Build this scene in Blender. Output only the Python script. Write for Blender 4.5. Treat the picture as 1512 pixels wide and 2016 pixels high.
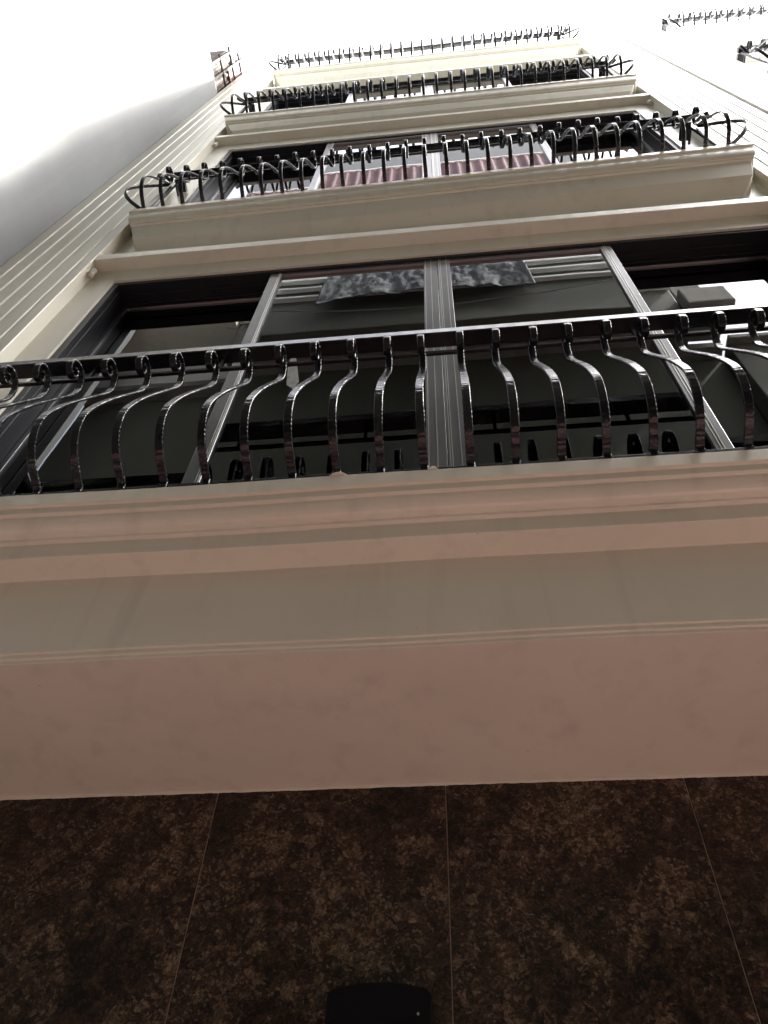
import bpy, bmesh, math, random
from mathutils import Matrix, Vector, noise
random.seed(7)
S = bpy.context.scene
C = S.collection
for o in list(bpy.data.objects): bpy.data.objects.remove(o)
EYE = 1.6                                   # camera height above the paving
R = math.radians

# ---------------------------------------------------------------- camera
PITCH, YAW, ROLL = 0.95848312, -0.14506505, 0.05935686
fw = Vector((math.sin(YAW)*math.cos(PITCH), math.cos(YAW)*math.cos(PITCH), math.sin(PITCH)))
r0 = Vector((math.cos(YAW), -math.sin(YAW), 0)); u0 = r0.cross(fw)
cr, sr = math.cos(ROLL), math.sin(ROLL)
rt = cr*r0 + sr*u0; up = -sr*r0 + cr*u0
cam = bpy.data.cameras.new('camera'); co = bpy.data.objects.new('camera', cam); C.objects.link(co)
co.matrix_world = Matrix(((rt.x, up.x, -fw.x, 0), (rt.y, up.y, -fw.y, 0), (rt.z, up.z, -fw.z, EYE), (0, 0, 0, 1)))
cam.sensor_fit = 'VERTICAL'; cam.sensor_height = 36.0; cam.sensor_width = 27.0
cam.lens = 1625.0/2016*36.0
cam.clip_start = 0.02; cam.clip_end = 2000
S.camera = co
S.render.resolution_x, S.render.resolution_y = 768, 1024

# ---------------------------------------------------------------- light
SUN = Vector((12.0, 1.0, 17.5)).normalized()          # direction towards the sun
w = bpy.data.worlds.new('World'); S.world = w; w.use_nodes = True
nt = w.node_tree; bg = nt.nodes['Background']
sky = nt.nodes.new('ShaderNodeTexSky'); sky.sky_type = 'NISHITA'; sky.sun_disc = False
sky.sun_elevation = math.asin(SUN.z); sky.sun_rotation = math.atan2(SUN.x, SUN.y)
sky.dust_density = 5.0; sky.air_density = 1.0; sky.ozone_density = 1.0
hs = nt.nodes.new('ShaderNodeHueSaturation'); hs.inputs['Saturation'].default_value = 0.35
nt.links.new(sky.outputs[0], hs.inputs['Color']); nt.links.new(hs.outputs[0], bg.inputs[0])
bg.inputs[1].default_value = 0.15
sl = bpy.data.lights.new('sun', 'SUN'); so = bpy.data.objects.new('sun', sl); C.objects.link(so)
sl.energy = 5.0; sl.angle = R(3.0); sl.color = (1.0, 0.95, 0.87)
so.rotation_euler = (-SUN).to_track_quat('-Z', 'Y').to_euler(); so.location = (6, 4, 20)
S.view_settings.view_transform = 'Standard'; S.view_settings.look = 'None'
S.view_settings.gamma = 1.0; S.view_settings.use_curve_mapping = False
S.view_settings.exposure = 3.08
S.render.engine = 'CYCLES'
S.cycles.max_bounces = 10; S.cycles.diffuse_bounces = 6

# ---------------------------------------------------------------- materials
def mat(name):
    m = bpy.data.materials.new(name); m.use_nodes = True
    n = m.node_tree; return m, n, n.nodes['Principled BSDF']
def N(n, t, **k):
    x = n.nodes.new(t)
    for a, b in k.items():
        if a in x.inputs: x.inputs[a].default_value = b
        else: setattr(x, a, b)
    return x
def ramp(n, stops):
    r = n.nodes.new('ShaderNodeValToRGB'); e = r.color_ramp.elements
    while len(e) < len(stops): e.new(0.5)
    for i, (p, c) in enumerate(stops): e[i].position = p; e[i].color = (*c, 1)
    return r
def coords(n, scale=(1, 1, 1)):
    t = N(n, 'ShaderNodeTexCoord'); mp = N(n, 'ShaderNodeMapping'); mp.inputs['Scale'].default_value = scale
    n.links.new(t.outputs['Object'], mp.inputs[0]); return mp.outputs[0]
def bump(n, b, src, strength, dist):
    x = N(n, 'ShaderNodeBump'); x.inputs['Strength'].default_value = strength; x.inputs['Distance'].default_value = dist
    n.links.new(src, x.inputs['Height']); n.links.new(x.outputs[0], b.inputs['Normal'])
def mix(n, a, b, fac, mode='MIX'):
    x = n.nodes.new('ShaderNodeMix'); x.data_type = 'RGBA'; x.blend_type = mode
    for s, v in ((x.inputs[0], fac), (x.inputs[6], a), (x.inputs[7], b)):
        if hasattr(v, 'node'): n.links.new(v, s)
        else: s.default_value = v if isinstance(v, float) else (*v, 1)
    return x.outputs[2]

def paint(name, c, rough=0.42, dirt=0.25, streak=0.2, dirtc=(0.30, 0.28, 0.24), bumpd=0.004):
    m, n, b = mat(name)
    v = coords(n)
    n1 = N(n, 'ShaderNodeTexNoise', Scale=2.2, Detail=8.0, Roughness=0.6); n.links.new(v, n1.inputs['Vector'])
    vs = coords(n, (14, 14, 0.9))
    n2 = N(n, 'ShaderNodeTexNoise', Scale=1.0, Detail=5.0, Roughness=0.55); n.links.new(vs, n2.inputs['Vector'])
    n3 = N(n, 'ShaderNodeTexNoise', Scale=60.0, Detail=3.0); n.links.new(v, n3.inputs['Vector'])
    r1 = ramp(n, [(0.45, (0, 0, 0)), (0.8, (dirt,)*3)]); n.links.new(n1.outputs[0], r1.inputs[0])
    r2 = ramp(n, [(0.52, (0, 0, 0)), (0.78, (streak,)*3)]); n.links.new(n2.outputs[0], r2.inputs[0])
    a = mix(n, c, dirtc, r1.outputs[0]); a = mix(n, a, dirtc, r2.outputs[0])
    vo = N(n, 'ShaderNodeTexVoronoi', Scale=9.0); n.links.new(v, vo.inputs['Vector'])
    r3 = ramp(n, [(0.012, (0.55,)*3), (0.035, (0, 0, 0))]); n.links.new(vo.outputs[0], r3.inputs[0])
    a = mix(n, a, tuple(x*0.45 for x in dirtc), r3.outputs[0])
    n.links.new(a, b.inputs['Base Color'])
    rr = ramp(n, [(0.3, (rough-0.02,)*3), (0.7, (rough+0.03,)*3)]); n.links.new(n1.outputs[0], rr.inputs[0]); n.links.new(rr.outputs[0], b.inputs['Roughness'])
    ad = N(n, 'ShaderNodeMath', operation='MULTIPLY_ADD'); ad.inputs[1].default_value = 0.25
    n.links.new(n3.outputs[0], ad.inputs[0]); n.links.new(n1.outputs[0], ad.inputs[2])
    bump(n, b, ad.outputs[0], 0.2, bumpd)
    return m
M = {}
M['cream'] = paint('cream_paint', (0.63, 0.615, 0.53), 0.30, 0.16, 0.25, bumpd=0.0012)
M['white'] = paint('white_paint_and_glare', (0.86, 0.86, 0.83), 0.4, 0.08, 0.05)  # real white paint, and glare put into the adjoining house's colour
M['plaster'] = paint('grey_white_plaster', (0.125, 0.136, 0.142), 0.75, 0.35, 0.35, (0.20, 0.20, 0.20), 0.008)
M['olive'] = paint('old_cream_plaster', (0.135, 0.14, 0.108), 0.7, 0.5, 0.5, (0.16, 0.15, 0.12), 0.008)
M['concrete'] = paint('bare_concrete', (0.30, 0.29, 0.26), 0.85, 0.6, 0.6, (0.12, 0.12, 0.11), 0.02)

def iron():
    m, n, b = mat('black_gloss_iron')
    b.inputs['Base Color'].default_value = (0.008, 0.009, 0.012, 1)
    v = coords(n)
    n1 = N(n, 'ShaderNodeTexNoise', Scale=140.0, Detail=3.0); n.links.new(v, n1.inputs['Vector'])
    vo = N(n, 'ShaderNodeTexVoronoi', Scale=110.0); n.links.new(v, vo.inputs['Vector'])
    b.inputs['Roughness'].default_value = 0.22; b.inputs['Specular IOR Level'].default_value = 0.38
    bump(n, b, vo.outputs[0], 0.35, 0.0015)
    return m
M['iron'] = iron()
def smooth_iron():
    m, n, b = mat('black_painted_rail')
    b.inputs['Base Color'].default_value = (0.008, 0.009, 0.012, 1)
    v = coords(n); n1 = N(n, 'ShaderNodeTexNoise', Scale=22.0, Detail=4.0); n.links.new(v, n1.inputs['Vector'])
    b.inputs['Roughness'].default_value = 0.22; b.inputs['Specular IOR Level'].default_value = 0.4
    bump(n, b, n1.outputs[0], 0.15, 0.001)
    return m
M['rail'] = smooth_iron()
def alu(name, c, rough, metal):
    m, n, b = mat(name)
    b.inputs['Base Color'].default_value = (*c, 1); b.inputs['Metallic'].default_value = metal
    if not metal: b.inputs['Specular IOR Level'].default_value = 0.2
    v = coords(n); n1 = N(n, 'ShaderNodeTexNoise', Scale=7.0, Detail=5.0); n.links.new(v, n1.inputs['Vector'])
    r = ramp(n, [(0.35, tuple(x*0.9 for x in c)), (0.7, tuple(x*1.06 for x in c))]); n.links.new(n1.outputs[0], r.inputs[0]); n.links.new(r.outputs[0], b.inputs['Base Color'])
    b.inputs['Roughness'].default_value = rough
    return m
M['alu'] = alu('bronze_aluminium', (0.25, 0.255, 0.27), 0.28, 0.9)
M['alu_glint'] = alu('pale_aluminium_glint', (0.80, 0.78, 0.74), 0.3, 0.9)  # paler metal that puts glints into the stile ribs and the screw
M['frame'] = alu('dark_bronze_frame', (0.012, 0.013, 0.017), 0.40, 0.0)
def glass():
    m, n, b = mat('dark_window_glass')
    n.nodes.remove(b)
    out = n.nodes['Material Output']
    fr = N(n, 'ShaderNodeFresnel'); fr.inputs['IOR'].default_value = 1.6
    g = N(n, 'ShaderNodeBsdfGlossy'); g.inputs['Roughness'].default_value = 0.006; g.inputs['Color'].default_value = (0.95, 0.97, 1, 1)
    t = N(n, 'ShaderNodeBsdfTransparent'); t.inputs['Color'].default_value = (0.18, 0.20, 0.21, 1)
    ms = N(n, 'ShaderNodeMixShader')
    v = coords(n); n1 = N(n, 'ShaderNodeTexNoise', Scale=1.6, Detail=2.0); n.links.new(v, n1.inputs['Vector'])
    bp = N(n, 'ShaderNodeBump'); bp.inputs['Strength'].default_value = 0.03; bp.inputs['Distance'].default_value = 0.02
    n.links.new(n1.outputs[0], bp.inputs['Height']); n.links.new(bp.outputs[0], g.inputs['Normal'])
    n.links.new(fr.outputs[0], ms.inputs[0]); n.links.new(t.outputs[0], ms.inputs[1]); n.links.new(g.outputs[0], ms.inputs[2])
    n.links.new(ms.outputs[0], out.inputs[0]); return m
M['glass'] = glass()
def flat(name, c, rough=0.8, noise=0.0, scale=8.0):
    m, n, b = mat(name); b.inputs['Roughness'].default_value = rough
    v = coords(n); n1 = N(n, 'ShaderNodeTexNoise', Scale=scale, Detail=6.0); n.links.new(v, n1.inputs['Vector'])
    lo = tuple(x*(1-noise) for x in c); hi = tuple(min(1, x*(1+noise)) for x in c)
    r = ramp(n, [(0.3, lo), (0.7, hi)]); n.links.new(n1.outputs[0], r.inputs[0]); n.links.new(r.outputs[0], b.inputs['Base Color'])
    bump(n, b, n1.outputs[0], 0.3, 0.01)
    return m
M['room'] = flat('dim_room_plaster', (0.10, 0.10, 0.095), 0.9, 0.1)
M['grout'] = flat('pale_grout', (0.42, 0.36, 0.30), 0.9, 0.2, 40)
M['cloth'] = flat('grey_blanket_cloth', (0.14, 0.152, 0.17), 0.95, 0.35, 40)
M['cable'] = flat('grey_cable', (0.35, 0.35, 0.36), 0.6)
M['plastic'] = flat('black_plastic_box', (0.003, 0.0035, 0.005), 0.6, 0.1, 30); M['plastic'].node_tree.nodes['Principled BSDF'].inputs['Specular IOR Level'].default_value = 0.15
M['scrap'] = flat('pale_peeling_scrap', (0.62, 0.60, 0.55), 0.7, 0.15, 30)
M['sliver'] = flat('cloudy_sliver', (0.3, 0.31, 0.30), 0.6, 0.3, 25)
M['timber'] = flat('old_timber', (0.025, 0.017, 0.013), 0.9, 0.5, 20)
M['orange'] = flat('faded_orange_board', (0.16, 0.045, 0.025), 0.8, 0.4, 14)
def granite():
    m, n, b = mat('brown_granite')
    t = N(n, 'ShaderNodeTexCoord'); oi = N(n, 'ShaderNodeObjectInfo')
    sh = N(n, 'ShaderNodeVectorMath', operation='MULTIPLY_ADD'); sh.inputs[1].default_value = (37, 11, 23)
    n.links.new(oi.outputs['Random'], sh.inputs[0]); n.links.new(t.outputs['Object'], sh.inputs[2]); v = sh.outputs[0]
    wv = N(n, 'ShaderNodeTexNoise', Scale=14.0, Detail=6.0, Roughness=0.7); n.links.new(v, wv.inputs['Vector'])
    add = N(n, 'ShaderNodeVectorMath', operation='MULTIPLY_ADD'); add.inputs[1].default_value = (0.05, 0.05, 0.05)
    n.links.new(wv.outputs[1], add.inputs[0]); n.links.new(v, add.inputs[2]); vv = add.outputs[0]
    drift = N(n, 'ShaderNodeTexNoise', Scale=5.0, Detail=7.0, Roughness=0.62, Distortion=1.2); n.links.new(v, drift.inputs['Vector'])
    def grains(scale, stops):
        vo = N(n, 'ShaderNodeTexVoronoi', Scale=scale); n.links.new(vv, vo.inputs['Vector'])
        sp = N(n, 'ShaderNodeSeparateColor'); n.links.new(vo.outputs['Color'], sp.inputs[0])
        # cell value pushed up or down by the drift, so light and dark minerals gather in patches
        ma = N(n, 'ShaderNodeMath', operation='MULTIPLY_ADD'); ma.inputs[1].default_value = 1.6
        ms = N(n, 'ShaderNodeMath', operation='SUBTRACT'); ms.inputs[1].default_value = 0.5
        n.links.new(drift.outputs[0], ms.inputs[0]); n.links.new(ms.outputs[0], ma.inputs[0]); n.links.new(sp.outputs[0], ma.inputs[2])
        r = ramp(n, stops); n.links.new(ma.outputs[0], r.inputs[0]); return r.outputs[0]
    big = grains(50.0, [(0.10, (0.010, 0.009, 0.009)), (0.32, (0.040, 0.027, 0.021)), (0.60, (0.085, 0.056, 0.040)), (0.84, (0.13, 0.092, 0.064)), (0.97, (0.30, 0.25, 0.18))])
    fin = grains(150.0, [(0.08, (0.008, 0.008, 0.008)), (0.35, (0.034, 0.023, 0.018)), (0.62, (0.085, 0.055, 0.040)), (0.85, (0.16, 0.115, 0.080)), (0.98, (0.34, 0.29, 0.22))])
    a = mix(n, big, fin, 0.58)
    fn = N(n, 'ShaderNodeTexNoise', Scale=210.0, Detail=3.0); n.links.new(v, fn.inputs['Vector'])
    fr = ramp(n, [(0.3, (0.18, 0.175, 0.17)), (0.7, (0.80, 0.745, 0.70))]); n.links.new(fn.outputs[0], fr.inputs[0])
    a = mix(n, a, fr.outputs[0], 1.0, 'MULTIPLY')
    n.links.new(a, b.inputs['Base Color']); b.inputs['Roughness'].default_value = 0.32; b.inputs['Specular IOR Level'].default_value = 0.3
    bump(n, b, fn.outputs[0], 0.05, 0.001)
    return m
M['granite'] = granite()
def tiles():
    m, n, b = mat('red_clay_paving')
    v = coords(n); br = N(n, 'ShaderNodeTexBrick'); n.links.new(v, br.inputs['Vector'])
    br.offset = 0.0; br.inputs['Scale'].default_value = 1.0
    br.inputs['Brick Width'].default_value = 0.4; br.inputs['Row Height'].default_value = 0.4; br.inputs['Mortar Size'].default_value = 0.006
    br.inputs['Color1'].default_value = (0.096, 0.040, 0.034, 1); br.inputs['Color2'].default_value = (0.084, 0.035, 0.030, 1); br.inputs['Mortar'].default_value = (0.07, 0.065, 0.06, 1)
    n1 = N(n, 'ShaderNodeTexNoise', Scale=3.0, Detail=8.0); n.links.new(v, n1.inputs['Vector'])
    r = ramp(n, [(0.3, (0.7,)*3), (0.7, (1.1,)*3)]); n.links.new(n1.outputs[0], r.inputs[0])
    n.links.new(mix(n, br.outputs[0], r.outputs[0], 1.0, 'MULTIPLY'), b.inputs['Base Color'])
    b.inputs['Roughness'].default_value = 0.6; bump(n, b, br.outputs[1], -0.4, 0.004); return m
M['tiles'] = tiles()
def rusty(name, c1, c2, c3, scale):
    m, n, b = mat(name); v = coords(n, (1, 1, 0.5))
    n1 = N(n, 'ShaderNodeTexNoise', Scale=scale, Detail=9.0, Roughness=0.7); n.links.new(v, n1.inputs['Vector'])
    r = ramp(n, [(0.34, c1), (0.5, c2), (0.66, c3)]); n.links.new(n1.outputs[0], r.inputs[0]); n.links.new(r.outputs[0], b.inputs['Base Color'])
    b.inputs['Roughness'].default_value = 0.8; bump(n, b, n1.outputs[0], 0.5, 0.01); return m
M['rust'] = rusty('rusted_sheet', (0.012, 0.006, 0.004), (0.034, 0.016, 0.009), (0.075, 0.045, 0.024), 14)
M['maroon'] = rusty('maroon_sheet', (0.085, 0.040, 0.045), (0.12, 0.058, 0.064), (0.17, 0.09, 0.095), 4)

# ---------------------------------------------------------------- mesh helpers (z is given above the eye level)
def box(bm, x0, x1, y0, y1, z0, z1):
    v = [bm.verts.new((x, y, z)) for z in (z0, z1) for y in (y0, y1) for x in (x0, x1)]
    for f in ((0, 2, 3, 1), (4, 5, 7, 6), (0, 1, 5, 4), (2, 6, 7, 3), (0, 4, 6, 2), (1, 3, 7, 5)): bm.faces.new([v[i] for i in f])
    return v
def obj(name, bm, m, parent=None, loc=None, bev=0.0, smooth=False, segs=2):
    me = bpy.data.meshes.new(name); bmesh.ops.recalc_face_normals(bm, faces=bm.faces); bm.to_mesh(me); bm.free()
    if m: me.materials.append(M[m])
    o = bpy.data.objects.new(name, me); C.objects.link(o)
    if parent: o.parent = parent
    if loc: o.location = loc
    if smooth:
        for p in me.polygons: p.use_smooth = True
    if bev:
        b = o.modifiers.new('bevel', 'BEVEL'); b.width = bev; b.segments = segs; b.limit_method = 'ANGLE'; b.angle_limit = R(40)
    return o
def boxes(name, L, m, parent=None, bev=0.0, loc=None):
    bm = bmesh.new()
    for a in L: box(bm, *a)
    return obj(name, bm, m, parent, loc, bev)
def thing(name, label, cat, loc=(0, 0, 0), group=None):
    o = bpy.data.objects.new(name, None); C.objects.link(o); o.location = loc; o.empty_display_size = 0.2
    tag(o, label, cat, group); return o
def tag(o, label, cat, group=None):
    o['label'] = label; o['category'] = cat
    if group: o['group'] = group
    return o
def strip_mesh(pts, x0, x1, nx=1, close=True):
    """section (y,z) swept along x"""
    bm = bmesh.new(); rows = []
    for i in range(nx+1):
        x = x0 + (x1-x0)*i/nx; rows.append([bm.verts.new((x, p[0], p[1])) for p in pts])
    k = len(pts)
    for a, b in zip(rows, rows[1:]):
        for j in range(k if close else k-1): bm.faces.new((a[j], a[(j+1) % k], b[(j+1) % k], b[j]))
    if close:
        bm.faces.new(rows[0]); bm.faces.new(rows[-1][::-1])
    return bm
def tube(bm, pts, r, n=8):
    rings = []
    for i, p in enumerate(pts):
        p = Vector(p); d = (Vector(pts[min(i+1, len(pts)-1)]) - Vector(pts[max(i-1, 0)])).normalized()
        a = d.cross(Vector((0, 0, 1)) if abs(d.z) < 0.9 else Vector((1, 0, 0))).normalized(); b = d.cross(a)
        rings.append([bm.verts.new(p + r*(math.cos(2*math.pi*k/n)*a + math.sin(2*math.pi*k/n)*b)) for k in range(n)])
    for a, b in zip(rings, rings[1:]):
        for k in range(n): bm.faces.new((a[k], a[(k+1) % n], b[(k+1) % n], b[k]))
    bm.faces.new(rings[0][::-1]); bm.faces.new(rings[-1])

# ---------------------------------------------------------------- measures of the house
YG = 1.806            # granite face
YP, YW = 1.233, 1.302 # pilaster front, wall front
YL = 1.146            # balcony lip
SOF = 1.352           # soffit of the lowest balcony
LIPS = [1.83, 4.98, 7.93, 10.85]
HOODS = [4.25, 7.41, 10.05]
HEADS = [4.084, 7.205, 9.88]
XL, XR = -1.80, 1.77  # inner pilaster sides
OUT_L, OUT_R = -2.315, 2.285
ZTOP = 11.75
WIDTH = 4.64

# ---------------------------------------------------------------- ground
bm = bmesh.new(); box(bm, -150, 150, -150, 150, -0.3, 0.0)
g = obj('pavement', bm, 'tiles'); g['kind'] = 'structure'

# ---------------------------------------------------------------- the house
def pilaster_bm(xa, xb, z0, z1, side):
    """fluted front; side=+1 puts the plain margin on the right"""
    cuts = [0.083, 0.172, 0.265, 0.352, 0.447]
    W = xb - xa
    cuts = [c*W/0.515 for c in cuts]
    if side < 0: cuts = sorted(W - c for c in cuts)
    p = [(xa, YW+0.06), (xa, YP)]
    for c in cuts: p += [(xa+c-0.008, YP), (xa+c-0.004, YP+0.007), (xa+c+0.003, YP+0.007), (xa+c+0.009, YP)]
    p += [(xb, YP), (xb, YW+0.06)]
    bm = bmesh.new(); nz = 14; rows = []
    for i in range(nz+1):
        z = z0 + (z1-z0)*i/nz; rows.append([bm.verts.new((x, y, z)) for x, y in p])
    for a, b in zip(rows, rows[1:]):
        for j in range(len(p)): bm.faces.new((a[j], a[(j+1) % len(p)], b[(j+1) % len(p)], b[j]))
    bm.faces.new(rows[0]); bm.faces.new(rows[-1][::-1])
    return bm
def ovolo(y0, z0, dy, dz, n=8):
    return [(y0 - dy*math.sin(math.pi/2*i/n), z0 + dz - dz*math.cos(math.pi/2*i/n)) for i in range(n+1)]
def make_house(label, dx, detail, CR='cream'):
    FR, AL, GL = ('frame', 'alu', 'glass') if detail else ('white', 'white', 'white')  # without detail, frames, sashes and panes are coloured white to imitate glare
    h = thing('town_house', label, 'house', (dx, YG, 0))
    def P(name, bm, m, bev=0.0, smooth=False, parent=None):
        bmesh.ops.translate(bm, verts=bm.verts, vec=(0, -YG, EYE)); return obj(name, bm, m, parent or h, None, bev, smooth)
    def PB(name, L, m, bev=0.0, parent=None):
        bm = bmesh.new()
        for a in L: box(bm, *a)
        return P(name, bm, m, bev, False, parent)
    # ground floor: wall core, grout bed and granite slabs
    PB('ground_wall', [(OUT_L, OUT_R, YG+0.032, YG+0.25, -1.6, SOF+0.02)], 'concrete')
    PB('grout', [(OUT_L, OUT_R, YG+0.003, YG+0.03, -1.6, SOF+0.004)], 'grout')
    xs = [OUT_L] + [-0.0609 + 0.6005*k for k in range(-3, 4)] + [OUT_R]
    for a, b in zip(xs, xs[1:]):
        for z0, z1 in ((-1.598, -0.75), (-0.746, SOF+0.003)):
            e = random.uniform(-0.0007, 0.0007)
            PB('granite_panel', [(a+0.0012, b-0.0012, YG+e, YG+0.02, z0, z1)], 'granite', 0.0012)
    # upper wall as piers and spandrels round the openings
    L = [(OUT_L, -1.655, YW, YW+0.22, LIPS[0], ZTOP), (1.62, OUT_R, YW, YW+0.22, LIPS[0], ZTOP)]
    for k in range(3):
        top = LIPS[k+1] if k < 2 else ZTOP-0.9
        L.append((-1.655, 1.62, YW, YW+0.22, HEADS[k], top-0.06))
    PB('facade_wall', L, CR)
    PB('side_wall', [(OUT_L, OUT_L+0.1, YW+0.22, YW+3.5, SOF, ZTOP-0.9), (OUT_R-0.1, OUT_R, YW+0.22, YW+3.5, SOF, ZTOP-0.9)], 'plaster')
    PB('roof_slab', [(OUT_L, OUT_R, YW+0.225, YW+3.5, ZTOP-1.0, ZTOP-0.9)], 'concrete')
    P('pilaster', pilaster_bm(OUT_L, XL, LIPS[0]+0.002, ZTOP, 1), CR, 0.003)
    P('pilaster', pilaster_bm(XR, OUT_R, LIPS[0]+0.002, ZTOP, -1), CR, 0.003)
    # lowest balcony: deep soffit, reeded fascia and stepped cornice
    z = SOF
    prof = [(YG+0.2, z), (1.312, z), (1.312, z+.012), (1.307, z+.012), (1.307, z+.026), (1.302, z+.026), (1.302, 1.648), (1.2256, 1.648), (1.2256, 1.705), (1.2120, 1.705), (1.2120, 1.711)]
    prof += ovolo(1.2096, 1.712, 0.0406, 0.040)
    prof += [(1.157, 1.752), (1.157, 1.778), (YL, 1.778), (YL, 1.83), (YG+0.2, 1.83)]
    bm = strip_mesh(prof, OUT_L, OUT_R, 40)
    for v in bm.verts:
        if v.co.y < 1.32: v.co.z += 0.0012*math.sin(v.co.x*7.0+v.co.z*9); v.co.y += 0.0012*math.sin(v.co.x*5.0+2+v.co.z*5)
    P('balcony_slab', bm, CR, 0.0022)
    # ragged paint edge where the soffit meets the granite
    bm = bmesh.new(); prev = None; x = OUT_L
    while x < OUT_R:
        d = 0.004 + 0.003*abs(math.sin(x*1.1)) + random.uniform(0, 0.0018)
        cur = [bm.verts.new(q) for q in ((x, YG-0.004, SOF-0.0005), (x, YG-0.0022, SOF-d), (x, YG+0.001, SOF-d-0.001))]
        if prev:
            for j in range(2): bm.faces.new((prev[j], prev[j+1], cur[j+1], cur[j]))
        prev = cur; x += 0.012
    P('paint_edge', bm, CR)
    # upper balconies: flared bodies with mitred returns
    for k in (1, 2, 3):
        zl = LIPS[k]; skew = -0.0149 if k == 1 and detail else 0.0
        th = (0.34, 0.46) if k != 2 else (0.29, 0.385)
        pf = [(0.18, 0.0), (0.0, 0.0), (0.0, -0.045), (0.010, -0.048), (0.010, -0.080)]
        pf += [(0.012+0.028*(1-math.cos(math.pi/2*i/6)), -0.082-0.09*math.sin(math.pi/2*i/6)) for i in range(7)]
        pf += [(0.040, -0.19), (0.052, -0.195), (0.060, -0.225), (0.085, -th[0]), (0.16, -th[1])]
        WL, WR = -1.792, 1.762
        bm = bmesh.new(); rows = []
        for o_, dz in pf:
            rows.append([bm.verts.new((x, y + skew*x, zl+dz)) for x, y in ((WL+o_, YW+0.05), (WL+o_, YL+o_), (WR-o_, YL+o_), (WR-o_, YW+0.05))])
        for a, b in zip(rows[1:], rows[2:]):
            for j in range(3): bm.faces.new((a[j], a[j+1], b[j+1], b[j]))
        bm.faces.new(rows[1]); bm.faces.new(rows[-1][::-1])
        for v in rows[0]: bm.verts.remove(v)
        P('balcony_slab', bm, CR, 0.003)
    for k in range(3):
        PB('window_hood', [(XL+0.0005, XR-0.0005, YP+0.003, YW+0.01, HOODS[k], HOODS[k]+0.078)], CR, 0.004)
        for sx in ((XL, 1), (XR, -1)):
            bm = bmesh.new(); zz = HOODS[k]-0.135; x = sx[0]+sx[1]*0.022; y = 1.272
            tube(bm, [(sx[0]+sx[1]*-0.01, y, zz+0.075), (x-sx[1]*0.006, y, zz+0.075), (x, y, zz+0.068), (x, y, zz)], 0.013, 10)
            tube(bm, [(x, y, zz+0.012), (x, y, zz-0.006)], 0.0165, 10)
            P('drain_spout', bm, CR, 0, True)
        # sliding window
        z0 = LIPS[k]+0.02; z1 = HEADS[k]; x0, x1 = -1.655, 1.62
        f0, f1 = YW+0.012, YW+0.175
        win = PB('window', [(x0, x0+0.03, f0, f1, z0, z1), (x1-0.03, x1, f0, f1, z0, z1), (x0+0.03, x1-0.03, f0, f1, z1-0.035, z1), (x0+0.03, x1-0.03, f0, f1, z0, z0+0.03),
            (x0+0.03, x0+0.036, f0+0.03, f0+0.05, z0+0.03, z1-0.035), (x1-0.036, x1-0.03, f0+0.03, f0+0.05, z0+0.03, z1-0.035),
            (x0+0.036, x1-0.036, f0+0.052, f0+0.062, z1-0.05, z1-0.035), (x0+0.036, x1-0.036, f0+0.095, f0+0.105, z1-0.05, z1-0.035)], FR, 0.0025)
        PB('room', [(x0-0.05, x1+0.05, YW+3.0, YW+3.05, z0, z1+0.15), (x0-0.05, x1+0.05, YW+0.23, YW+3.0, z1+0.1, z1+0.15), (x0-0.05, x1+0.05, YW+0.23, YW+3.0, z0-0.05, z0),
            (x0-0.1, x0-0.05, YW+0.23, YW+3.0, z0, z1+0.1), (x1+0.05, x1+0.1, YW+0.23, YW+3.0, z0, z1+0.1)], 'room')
        zs0, zs1 = z0+0.03, z1-0.037
        def sash(a, b, y, la, lb, ribs):
            # a,b outer x; la,lb stile widths
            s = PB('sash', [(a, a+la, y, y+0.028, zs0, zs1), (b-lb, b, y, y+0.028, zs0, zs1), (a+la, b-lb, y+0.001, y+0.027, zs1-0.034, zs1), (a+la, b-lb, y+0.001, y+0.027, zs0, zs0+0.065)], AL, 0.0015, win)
            for rx in ribs:
                PB('glint_rib', [(rx-0.0012, rx+0.0012, y-0.0022, y+0.001, zs0, zs1)], 'alu_glint', 0, win)  # thin pale ribs paint the glints along the stile grooves
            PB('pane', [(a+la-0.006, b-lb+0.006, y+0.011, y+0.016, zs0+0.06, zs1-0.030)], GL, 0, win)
        yo, yi = YW+0.020, YW+0.124
        sash(x0+0.032, -0.815, yi, 0.022, 0.056, ())
        sash(-0.834, -0.006, yo, 0.058, 0.064, (-0.782, -0.790, -0.063, -0.036))
        sash(-0.004, 0.833, yo, 0.060, 0.052, (0.003, 0.010, 0.038, 0.796, 0.806))
        sash(0.808, x1-0.032, yi, 0.056, 0.022, ())
    return h

house = make_house('cream town house with fluted pilasters, stacked balconies and brown granite ground floor', 0.0, True)
twin = make_house('house of the same design, whitened to stand for glare, adjoining beyond the far fluted pilaster', WIDTH, False, 'white')  # white here is glare put into the house colour

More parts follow.
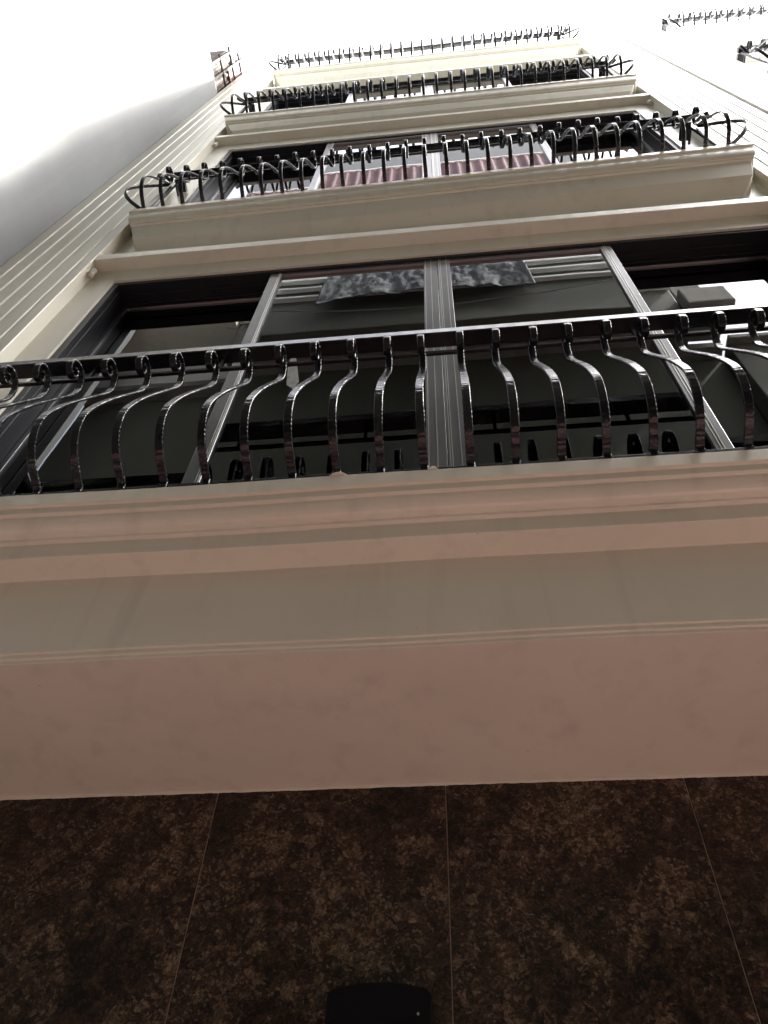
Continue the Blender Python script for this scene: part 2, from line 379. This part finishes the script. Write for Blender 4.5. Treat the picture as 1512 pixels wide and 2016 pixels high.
# ---------------------------------------------------------------- railings
PROF = [(1.155, 1.830), (1.153, 1.862), (1.130, 1.868), (1.105, 1.875), (1.085, 1.882), (1.068, 1.892), (1.050, 1.908), (1.036, 1.926), (1.024, 1.950), (1.016, 1.978), (1.0125, 2.008), (1.014, 2.036), (1.020, 2.066),
        (1.030, 2.105), (1.045, 2.156), (1.065, 2.215), (1.088, 2.276), (1.112, 2.338), (1.136, 2.400), (1.157, 2.455), (1.166, 2.485), (1.168, 2.515), (1.163, 2.545), (1.150, 2.568), (1.130, 2.580), (1.108, 2.580),
        (1.088, 2.570), (1.076, 2.552), (1.0735, 2.530), (1.081, 2.512), (1.096, 2.502), (1.112, 2.503), (1.123, 2.515), (1.124, 2.532), (1.115, 2.543), (1.103, 2.541), (1.097, 2.531)]
def resample(P, n):
    d = [0]
    for a, b in zip(P, P[1:]): d.append(d[-1] + math.hypot(a[0]-b[0], a[1]-b[1]))
    out = []
    for i in range(n+1):
        t = d[-1]*i/n; j = max(k for k in range(len(d)) if d[k] <= t+1e-9); j = min(j, len(P)-2)
        u = (t-d[j])/(d[j+1]-d[j]); out.append((P[j][0]+u*(P[j+1][0]-P[j][0]), P[j][1]+u*(P[j+1][1]-P[j][1])))
    return out
def baluster_mesh(n, seed):
    rnd = random.Random(seed)
    pts = resample(PROF, n); bm = bmesh.new(); rows = []
    for i, (y, z) in enumerate(pts):
        a = pts[max(i-1, 0)]; b = pts[min(i+1, n)]
        ty, tz = b[0]-a[0], b[1]-a[1]; l = math.hypot(ty, tz); ny, nz = -tz/l, ty/l      # normal in the y-z plane
        notch = 0.0012 if i % 2 else 0.0
        hw = 0.0120 - notch + rnd.uniform(-0.0004, 0.0004)
        hb = hw - 0.0016 + notch*0.5
        t = 0.0038 + rnd.uniform(-0.0004, 0.0004)
        y -= 1.155; z -= 1.83
        ring = []
        for x, s in ((-hw, -0.55), (-hw, 0.55), (-hb, 1), (hb, 1), (hw, 0.55), (hw, -0.55), (hb, -1), (-hb, -1)):
            ring.append(bm.verts.new((x, y+ny*t*s, z+nz*t*s)))
        rows.append(ring)
    for a, b in zip(rows, rows[1:]):
        for j in range(8): bm.faces.new((a[j], a[(j+1) % 8], b[(j+1) % 8], b[j]))
    bm.faces.new(rows[0][::-1]); bm.faces.new(rows[-1])
    bmesh.ops.recalc_face_normals(bm, faces=bm.faces)
    me = bpy.data.meshes.new('baluster'); bm.to_mesh(me); bm.free(); me.materials.append(M['iron']); return me
BAL = [baluster_mesh(170, s) for s in (1, 2, 3)]; BAL_LO = baluster_mesh(80, 5)
def railing(label, zl, x0, dx, n, ends, skew=0.0, lo=False, off=0.0, group='black iron balcony railings'):
    t = thing('balcony_railing', label, 'railing', (off, 1.155, zl+EYE), group)
    def Bx(name, L, m='rail', bev=0.0, segs=2):
        bm = bmesh.new()
        for a in L: box(bm, *a)
        for v in bm.verts: v.co.y += skew*v.co.x - 1.155; v.co.z -= 1.83
        return obj(name, bm, m, t, None, bev, segs > 2, segs)
    for i in range(n):
        o = bpy.data.objects.new('baluster', BAL_LO if lo else BAL[i % 3]); C.objects.link(o); o.parent = t
        x = x0 + dx*i; o.location = (x + random.uniform(-.002, .002), skew*x, 0)
        o.rotation_euler = (random.uniform(-.006, .006), random.uniform(-.004, .004), random.uniform(-.03, .03))
    xa, xb = x0-0.03, x0+dx*(n-1)+0.03
    if ends[0]: xa = x0
    if ends[1]: xb = x0+dx*(n-1)
    bm = strip_mesh([(1.143, 2.722), (1.201, 2.722), (1.193, 2.782), (1.1545, 2.782)], xa-0.029, xb+0.029, 12)
    for v in bm.verts: v.co.y += skew*v.co.x - 1.155 + 0.0006*math.sin(v.co.x*4); v.co.z += -1.83 + 0.0015*math.sin(v.co.x*2.3)
    obj('handrail', bm, 'rail', t, None, 0.003)
    Bx('lower_rail', [(xa, xb, 1.166, 1.180, 2.607, 2.622)], 'rail', 0.002)
    Bx('base_rail', [(xa, xb, 1.159, 1.173, 1.848, 1.862)], 'rail', 0.002)
    sp = [x0 + dx*i for i in range(0, n, 4)]
    for x in sp: Bx('rail_spacer', [(x-0.006, x+0.006, 1.168, 1.178, 2.622, 2.722)])
    for s, e, x in ((-1, ends[0], xa), (1, ends[1], xb)):
        if not e: continue
        Bx('handrail', [(x-0.029, x+0.029, 1.2015, 1.302, 2.7225, 2.764)], 'rail', 0.004)
        Bx('lower_rail', [(x-0.007, x+0.007, 1.1805, 1.302, 2.6075, 2.6215)], 'rail', 0.002)
        Bx('corner_post', [(x-0.016, x+0.016, 1.182, 1.2, 1.83, 2.722)], 'rail', 0.002)
        o = bpy.data.objects.new('baluster', BAL_LO if lo else BAL[0]); C.objects.link(o); o.parent = t
        o.location = (x + s*0.016, 0.006 + skew*x, 0); o.rotation_euler = (0, 0, s*R(52))
    return t
railing('black scrolled iron railing of the lowest balcony, directly above the pink stepped cornice', LIPS[0], 0.052-0.1185*15, 0.1185, 30, (1, 1))
railing('black scrolled iron railing on the second balcony up, before windows reflecting maroon sheeting', LIPS[1], -1.725, 0.1205, 29, (1, 1), -0.0149)
railing('black scrolled iron railing on the balcony just under the rooftop one', LIPS[2], -1.725, 0.1205, 29, (1, 1))
railing('black scrolled iron railing round the topmost balcony of the cream house', LIPS[3], -1.725, 0.1205, 29, (1, 1), lo=True)
railing('black scrolled railing of the adjoining glare-whitened house, just below its topmost railing', LIPS[2], -1.725, 0.1205, 12, (1, 0), lo=True, off=WIDTH)
railing('black scrolled topmost railing of the adjoining glare-whitened house against white sky', LIPS[3], -1.725, 0.1205, 14, (1, 0), lo=True, off=WIDTH)

# ---------------------------------------------------------------- left neighbour with its sunlit blank wall
nb = thing('neighbour_house', 'blank white plastered house rising beside the grooved pilaster', 'house', (-3.5, 2.0, 0))
def NB(name, L, m, bev=0.0):
    bm = bmesh.new()
    for a in L: box(bm, *a)
    bmesh.ops.translate(bm, verts=bm.verts, vec=(3.5, -2.0, EYE)); return obj(name, bm, m, nb, None, bev)
def splayed(z0, z1, e):
    bm = bmesh.new(); q = [(-2.318-e, 4.5), (-2.318-e, 0.66), (-3.35-e, -0.40+e), (-9.0, -0.40+e), (-9.0, 4.5)]
    lo = [bm.verts.new((x+3.5, y-2.0, z0+EYE)) for x, y in q]; hi = [bm.verts.new((x+3.5, y-2.0, z1+EYE)) for x, y in q]
    bm.faces.new(lo); bm.faces.new(hi[::-1])
    for i in range(5): j = (i+1) % 5; bm.faces.new((lo[i], lo[j], hi[j], hi[i]))
    return bm
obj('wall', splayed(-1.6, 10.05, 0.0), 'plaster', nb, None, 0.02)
obj('coping', splayed(10.051, 10.09, 0.003), 'concrete', nb, None, 0.006)

def corrugated(x0, x1, z0, z1, y, amp, period, axis='x'):
    bm = bmesh.new(); n = max(8, int((x1-x0)/period*8)); a = []
    for i in range(n+1):
        u = x0+(x1-x0)*i/n; d = amp*math.sin(2*math.pi*u/period)
        p = (u, y+d) if axis == 'x' else (y+d, u)
        a.append([bm.verts.new((p[0], p[1], zz)) for zz in (z0, z1)])
    for p, q in zip(a, a[1:]): bm.faces.new((p[0], q[0], q[1], p[1]))
    bm.normal_update(); bmesh.ops.solidify(bm, geom=bm.faces[:], thickness=0.003)
    return bm
sh = thing('roof_shed', 'rusty patched sheet-metal shed standing on top of the white plastered wall', 'shed', (-2.6, 1.3, 10.09+EYE))
def SH(name, bm, m):
    bmesh.ops.translate(bm, verts=bm.verts, vec=(2.6, -1.3, -10.09)); return obj(name, bm, m, sh)
SH('sheet', corrugated(0.93, 1.95, 10.09, 11.15, -2.37, 0.012, 0.076, 'y'), 'rust')
SH('sheet', corrugated(1.08, 1.95, 11.10, 11.85, -2.40, 0.010, 0.076, 'y'), 'rust')
bm = bmesh.new(); box(bm, -3.2, -2.42, 0.95, 2.0, 10.0905, 11.55); SH('body', bm, 'rust')
bm = bmesh.new(); box(bm, -2.36, -2.345, 1.10, 1.5, 11.0, 11.7); SH('board', bm, 'orange')
bm = bmesh.new(); box(bm, -2.352, -2.343, 1.0, 1.2, 11.3, 11.42); SH('board', bm, 'concrete')
for y, z0, z1 in ((0.945, 10.09, 11.2), (1.09, 10.09, 11.9), (1.3, 10.09, 11.9)):
    bm = bmesh.new(); box(bm, -2.35, -2.32, y-0.012, y+0.012, z0, z1); SH('post', bm, 'timber')
for z, ya, yb in ((10.55, 0.9, 1.6), (11.12, 0.88, 1.6), (11.6, 1.0, 1.6)):
    bm = bmesh.new(); tube(bm, [(-2.325, ya, z), (-2.33, yb, z+0.09)], 0.012, 6); SH('rail', bm, 'timber')
bm = bmesh.new(); tube(bm, [(-2.335, 0.94, 11.2), (-2.335, 1.06, 11.85)], 0.008, 6); SH('rail', bm, 'timber')

# ---------------------------------------------------------------- house across the alley (seen in the window glass)
YO = -0.5; kq = (2*1.42-YO)/4.04
op = thing('opposite_house', 'tall old olive-cream house reflected in the window glass, with ledges', 'house', (0, YO-2, 0))
def OP(name, L, m, bev=0.0):
    bm = bmesh.new()
    for a in L: box(bm, *a)
    bmesh.ops.translate(bm, verts=bm.verts, vec=(0, 2-YO, EYE)); return obj(name, bm, m, op, None, bev)
def OPM(name, bm, m):
    bmesh.ops.translate(bm, verts=bm.verts, vec=(0, 2-YO, EYE)); return obj(name, bm, m, op)
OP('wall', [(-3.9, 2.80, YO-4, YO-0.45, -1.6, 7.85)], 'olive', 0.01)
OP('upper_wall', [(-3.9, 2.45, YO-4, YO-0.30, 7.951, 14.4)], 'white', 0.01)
OP('floor_slab', [(-3.9, 2.80, YO-4, YO-0.303, 7.8505, 7.9505)], 'concrete')
OP('balcony_beam', [(-2.25, 2.45, YO-0.299, YO-0.02, 7.85, 9.40)], 'olive', 0.01)
for z in (8.74, 9.00, 9.27): OP('ledge', [(-2.25, 2.45, YO-0.019, YO+0.03, z, z+0.05)], 'white', 0.005)
OP('ledge', [(-3.9, -2.255, YO-0.299, YO+0.10, 8.59, 9.22)], 'cream', 0.01)
OP('ledge', [(2.456, 2.93, YO-0.018, YO+0.10, 8.04, 8.46)], 'concrete', 0.02)
OP('pillar', [(2.456, 2.80, YO-0.29, YO-0.022, 7.952, 9.9)], 'olive', 0.02)
for zf in (0.6, 11.2):
    for xw in (-3.4, -1.5, 0.6):
        fy = YO-0.45 if zf < 7 else YO-0.30
        wn = OP('window', [(xw, xw+0.05, fy+.001, fy+0.04, zf, zf+1.5), (xw+1.05, xw+1.1, fy+.001, fy+0.04, zf, zf+1.5), (xw+.05, xw+1.05, fy+.001, fy+0.04, zf+1.45, zf+1.5), (xw+.05, xw+1.05, fy+.001, fy+0.04, zf, zf+.05), (xw+.53, xw+.57, fy+.001, fy+0.03, zf+.05, zf+1.45)], 'frame')
        pn = OP('pane', [(xw+.05, xw+.53, fy+.004, fy+.012, zf+.05, zf+1.45), (xw+.57, xw+1.05, fy+.004, fy+.012, zf+.05, zf+1.45)], 'glass'); pn.parent = wn
OPM('sheet_cladding', corrugated(-3.3, 2.2, 13.3, 15.15, YO-0.105, 0.015, 0.19), 'maroon')
OP('gutter', [(-3.3, 2.2, YO-0.14, YO-0.086, 15.10, 15.14)], 'white', 0.005)
OP('parapet', [(-3.3, 2.45, YO-0.6, YO-0.086, 15.1405, 16.1)], 'plaster', 0.01)
OP('roof_room', [(-3.3, 2.2, YO-4, YO-0.605, 14.401, 15.2)], 'concrete')

lh = thing('opposite_house', 'low dark plastered house across the alley with a flat coping, mirrored beyond the concrete ledge', 'house', (6, YO-2, 0))
def LH(name, L, m, bev=0.0):
    bm = bmesh.new()
    for a in L: box(bm, *a)
    bmesh.ops.translate(bm, verts=bm.verts, vec=(-6, 2-YO, EYE)); return obj(name, bm, m, lh, None, bev)
LH('wall', [(2.81, 14.0, YO-4, YO-0.25, -1.6, 7.75)], 'olive', 0.01)
LH('coping', [(2.81, 14.0, YO-0.5, YO-0.18, 7.751, 7.83)], 'concrete', 0.01)
for xw in (3.6, 5.4):
    LH('window', [(xw, xw+0.05, YO-0.249, YO-0.21, 4.9, 6.3), (xw+1.05, xw+1.1, YO-0.249, YO-0.21, 4.9, 6.3), (xw+.05, xw+1.05, YO-0.249, YO-0.21, 6.25, 6.3), (xw+.05, xw+1.05, YO-0.249, YO-0.21, 4.9, 4.95), (xw+.05, xw+1.05, YO-0.249, YO-0.235, 4.95, 6.25)], 'frame')
# grey blanket hung over the opposite balcony
bm = bmesh.new(); nx, nz = 130, 40; gr = []
for i in range(nx+1):
    u = i/nx; col = []
    for j in range(nz+1):
        v = j/nz
        flare = 1+0.10*v
        x = (-0.16 + (u-0.5)*2.1*flare)
        hem = 0.20*noise.noise((u*4.5, 1.7, 0))+0.05*noise.noise((u*14, 5.7, 0))
        z = 9.75 - v*(1.36+hem)
        y = YO + 0.08 + 0.016*noise.noise((u*16, v*2.2, 0.3)) + 0.010*noise.noise((u*38+v*6, v*9, 4.1)) + 0.005*noise.noise((u*80, v*30, 9.7)) + 0.02*v
        col.append(bm.verts.new((x, y, z+EYE)))
    gr.append(col)
for a, b in zip(gr, gr[1:]):
    for j in range(nz): bm.faces.new((a[j], a[j+1], b[j+1], b[j]))
bm.normal_update(); bmesh.ops.solidify(bm, geom=bm.faces[:], thickness=0.006)
tag(obj('blanket', bm, 'cloth', None, None, 0, True), 'crumpled grey blanket hung out over a ledge, mirrored in the lowest window', 'blanket')

# cables strung above the alley
def sag(a, b, s, n=24):
    return [tuple(Vector(a).lerp(Vector(b), i/n) - Vector((0, 0, s*4*(i/n)*(1-i/n)))) for i in range(n+1)]
for k, (a, b, s) in enumerate((((-2.3, -0.38, 8.3), (2.6, -0.38, 8.6), 0.5), ((2.5, -0.46, 9.0), (4.8, 1.1, 6.4), 0.3), ((2.5, -0.46, 9.05), (4.9, 1.12, 5.6), 0.35))):
    bm = bmesh.new(); tube(bm, [(p[0], p[1], p[2]+EYE) for p in sag(a, b, s)], 0.007, 6)
    tag(obj('overhead_cable', bm, 'cable', None, None, 0, True), ['thin grey cable sagging along the opposite ledges, mirrored in the glass', 'thin grey cable crossing the alley from the concrete ledge, the higher of two', 'thin grey cable crossing the alley from the concrete ledge, the lower of two'][k], 'cable', 'cables over the alley')

# ---------------------------------------------------------------- black box on the granite
wb = thing('wall_box', 'black box with rounded top corners fixed to the brown granite wall', 'wall box', (-0.2, YG, 0.45+EYE))
def rounded(x0, x1, z0, z1, r, y0, y1, crown=0.0):
    pts = [(x0, z0), (x1, z0)]
    for i in range(9): t = math.pi/2*i/8; pts.append((x1-r+r*math.cos(t), z1-r+r*math.sin(t)))
    if crown:
        for i in range(1, 8):
            u = i/8; pts.append((x1-r+(x0+r-x1+r)*u, z1+crown*4*u*(1-u)))
    for i in range(9): t = math.pi/2*(1+i/8); pts.append((x0+r+r*math.cos(t), z1-r+r*math.sin(t)))
    bm = bmesh.new(); f = [bm.verts.new((x, y0, z)) for x, z in pts]; k = [bm.verts.new((x, y1, z)) for x, z in pts]
    bm.faces.new(f); bm.faces.new(k[::-1])
    for i in range(len(pts)): j = (i+1) % len(pts); bm.faces.new((f[i], k[i], k[j], f[j]))
    return bm
def WB(name, bm, m, bev=0.0):
    bmesh.ops.translate(bm, verts=bm.verts, vec=(0.2, -YG, -0.45)); return obj(name, bm, m, wb, None, bev)
WB('case', rounded(-0.306, -0.097, 0.45, 0.800, 0.022, 1.70, YG-0.0008, 0.010), 'plastic', 0.004)
WB('door', rounded(-0.298, -0.105, 0.46, 0.735, 0.012, 1.696, 1.6995), 'plastic', 0.001)
bm = bmesh.new(); tube(bm, [(-0.124, 1.700, 0.748), (-0.124, 1.6975, 0.748)], 0.0025, 8); WB('screw', bm, 'alu_glint')

# pale sliver on the glass and paint scraps on the lip
bm = bmesh.new(); yy = YW+0.0270
P_ = [(-0.600, 3.10), (-0.575, 2.98), (-0.545, 2.80), (-0.560, 2.74), (-0.590, 2.78), (-0.606, 2.95)]
f = bm.faces.new([bm.verts.new((x, yy, z+EYE)) for x, z in P_]); bm.normal_update(); bmesh.ops.solidify(bm, geom=[f], thickness=0.0008)
tag(obj('pale_sliver', bm, 'sliver'), 'narrow pale sliver on the lowest window glass', 'sliver')
def scrap(x, wd, h, label):
    bm = bmesh.new(); n = 7; a = []
    for i in range(n+1):
        u = i/n; s = math.sin(math.pi*u)
        a.append([bm.verts.new((x+wd*(u-0.5), YL+0.004-0.012*s, 1.8315+EYE+0.002+0.002*s)), bm.verts.new((x+wd*(u-0.5), YL+0.030, 1.8315+EYE+h*s+0.001))])
    for p, q in zip(a, a[1:]): bm.faces.new((p[0], q[0], q[1], p[1]))
    bm.normal_update(); bmesh.ops.solidify(bm, geom=bm.faces[:], thickness=0.0012)
    tag(obj('paint_flake', bm, 'scrap'), label, 'paint flake', 'paint flakes on the lowest lip')
scrap(-0.295, 0.055, 0.006, 'longer pale curled paint flake on the lowest balcony lip, left of the window centre')
scrap(-0.045, 0.030, 0.005, 'short pale paint flake on the lowest balcony lip below the central stiles')
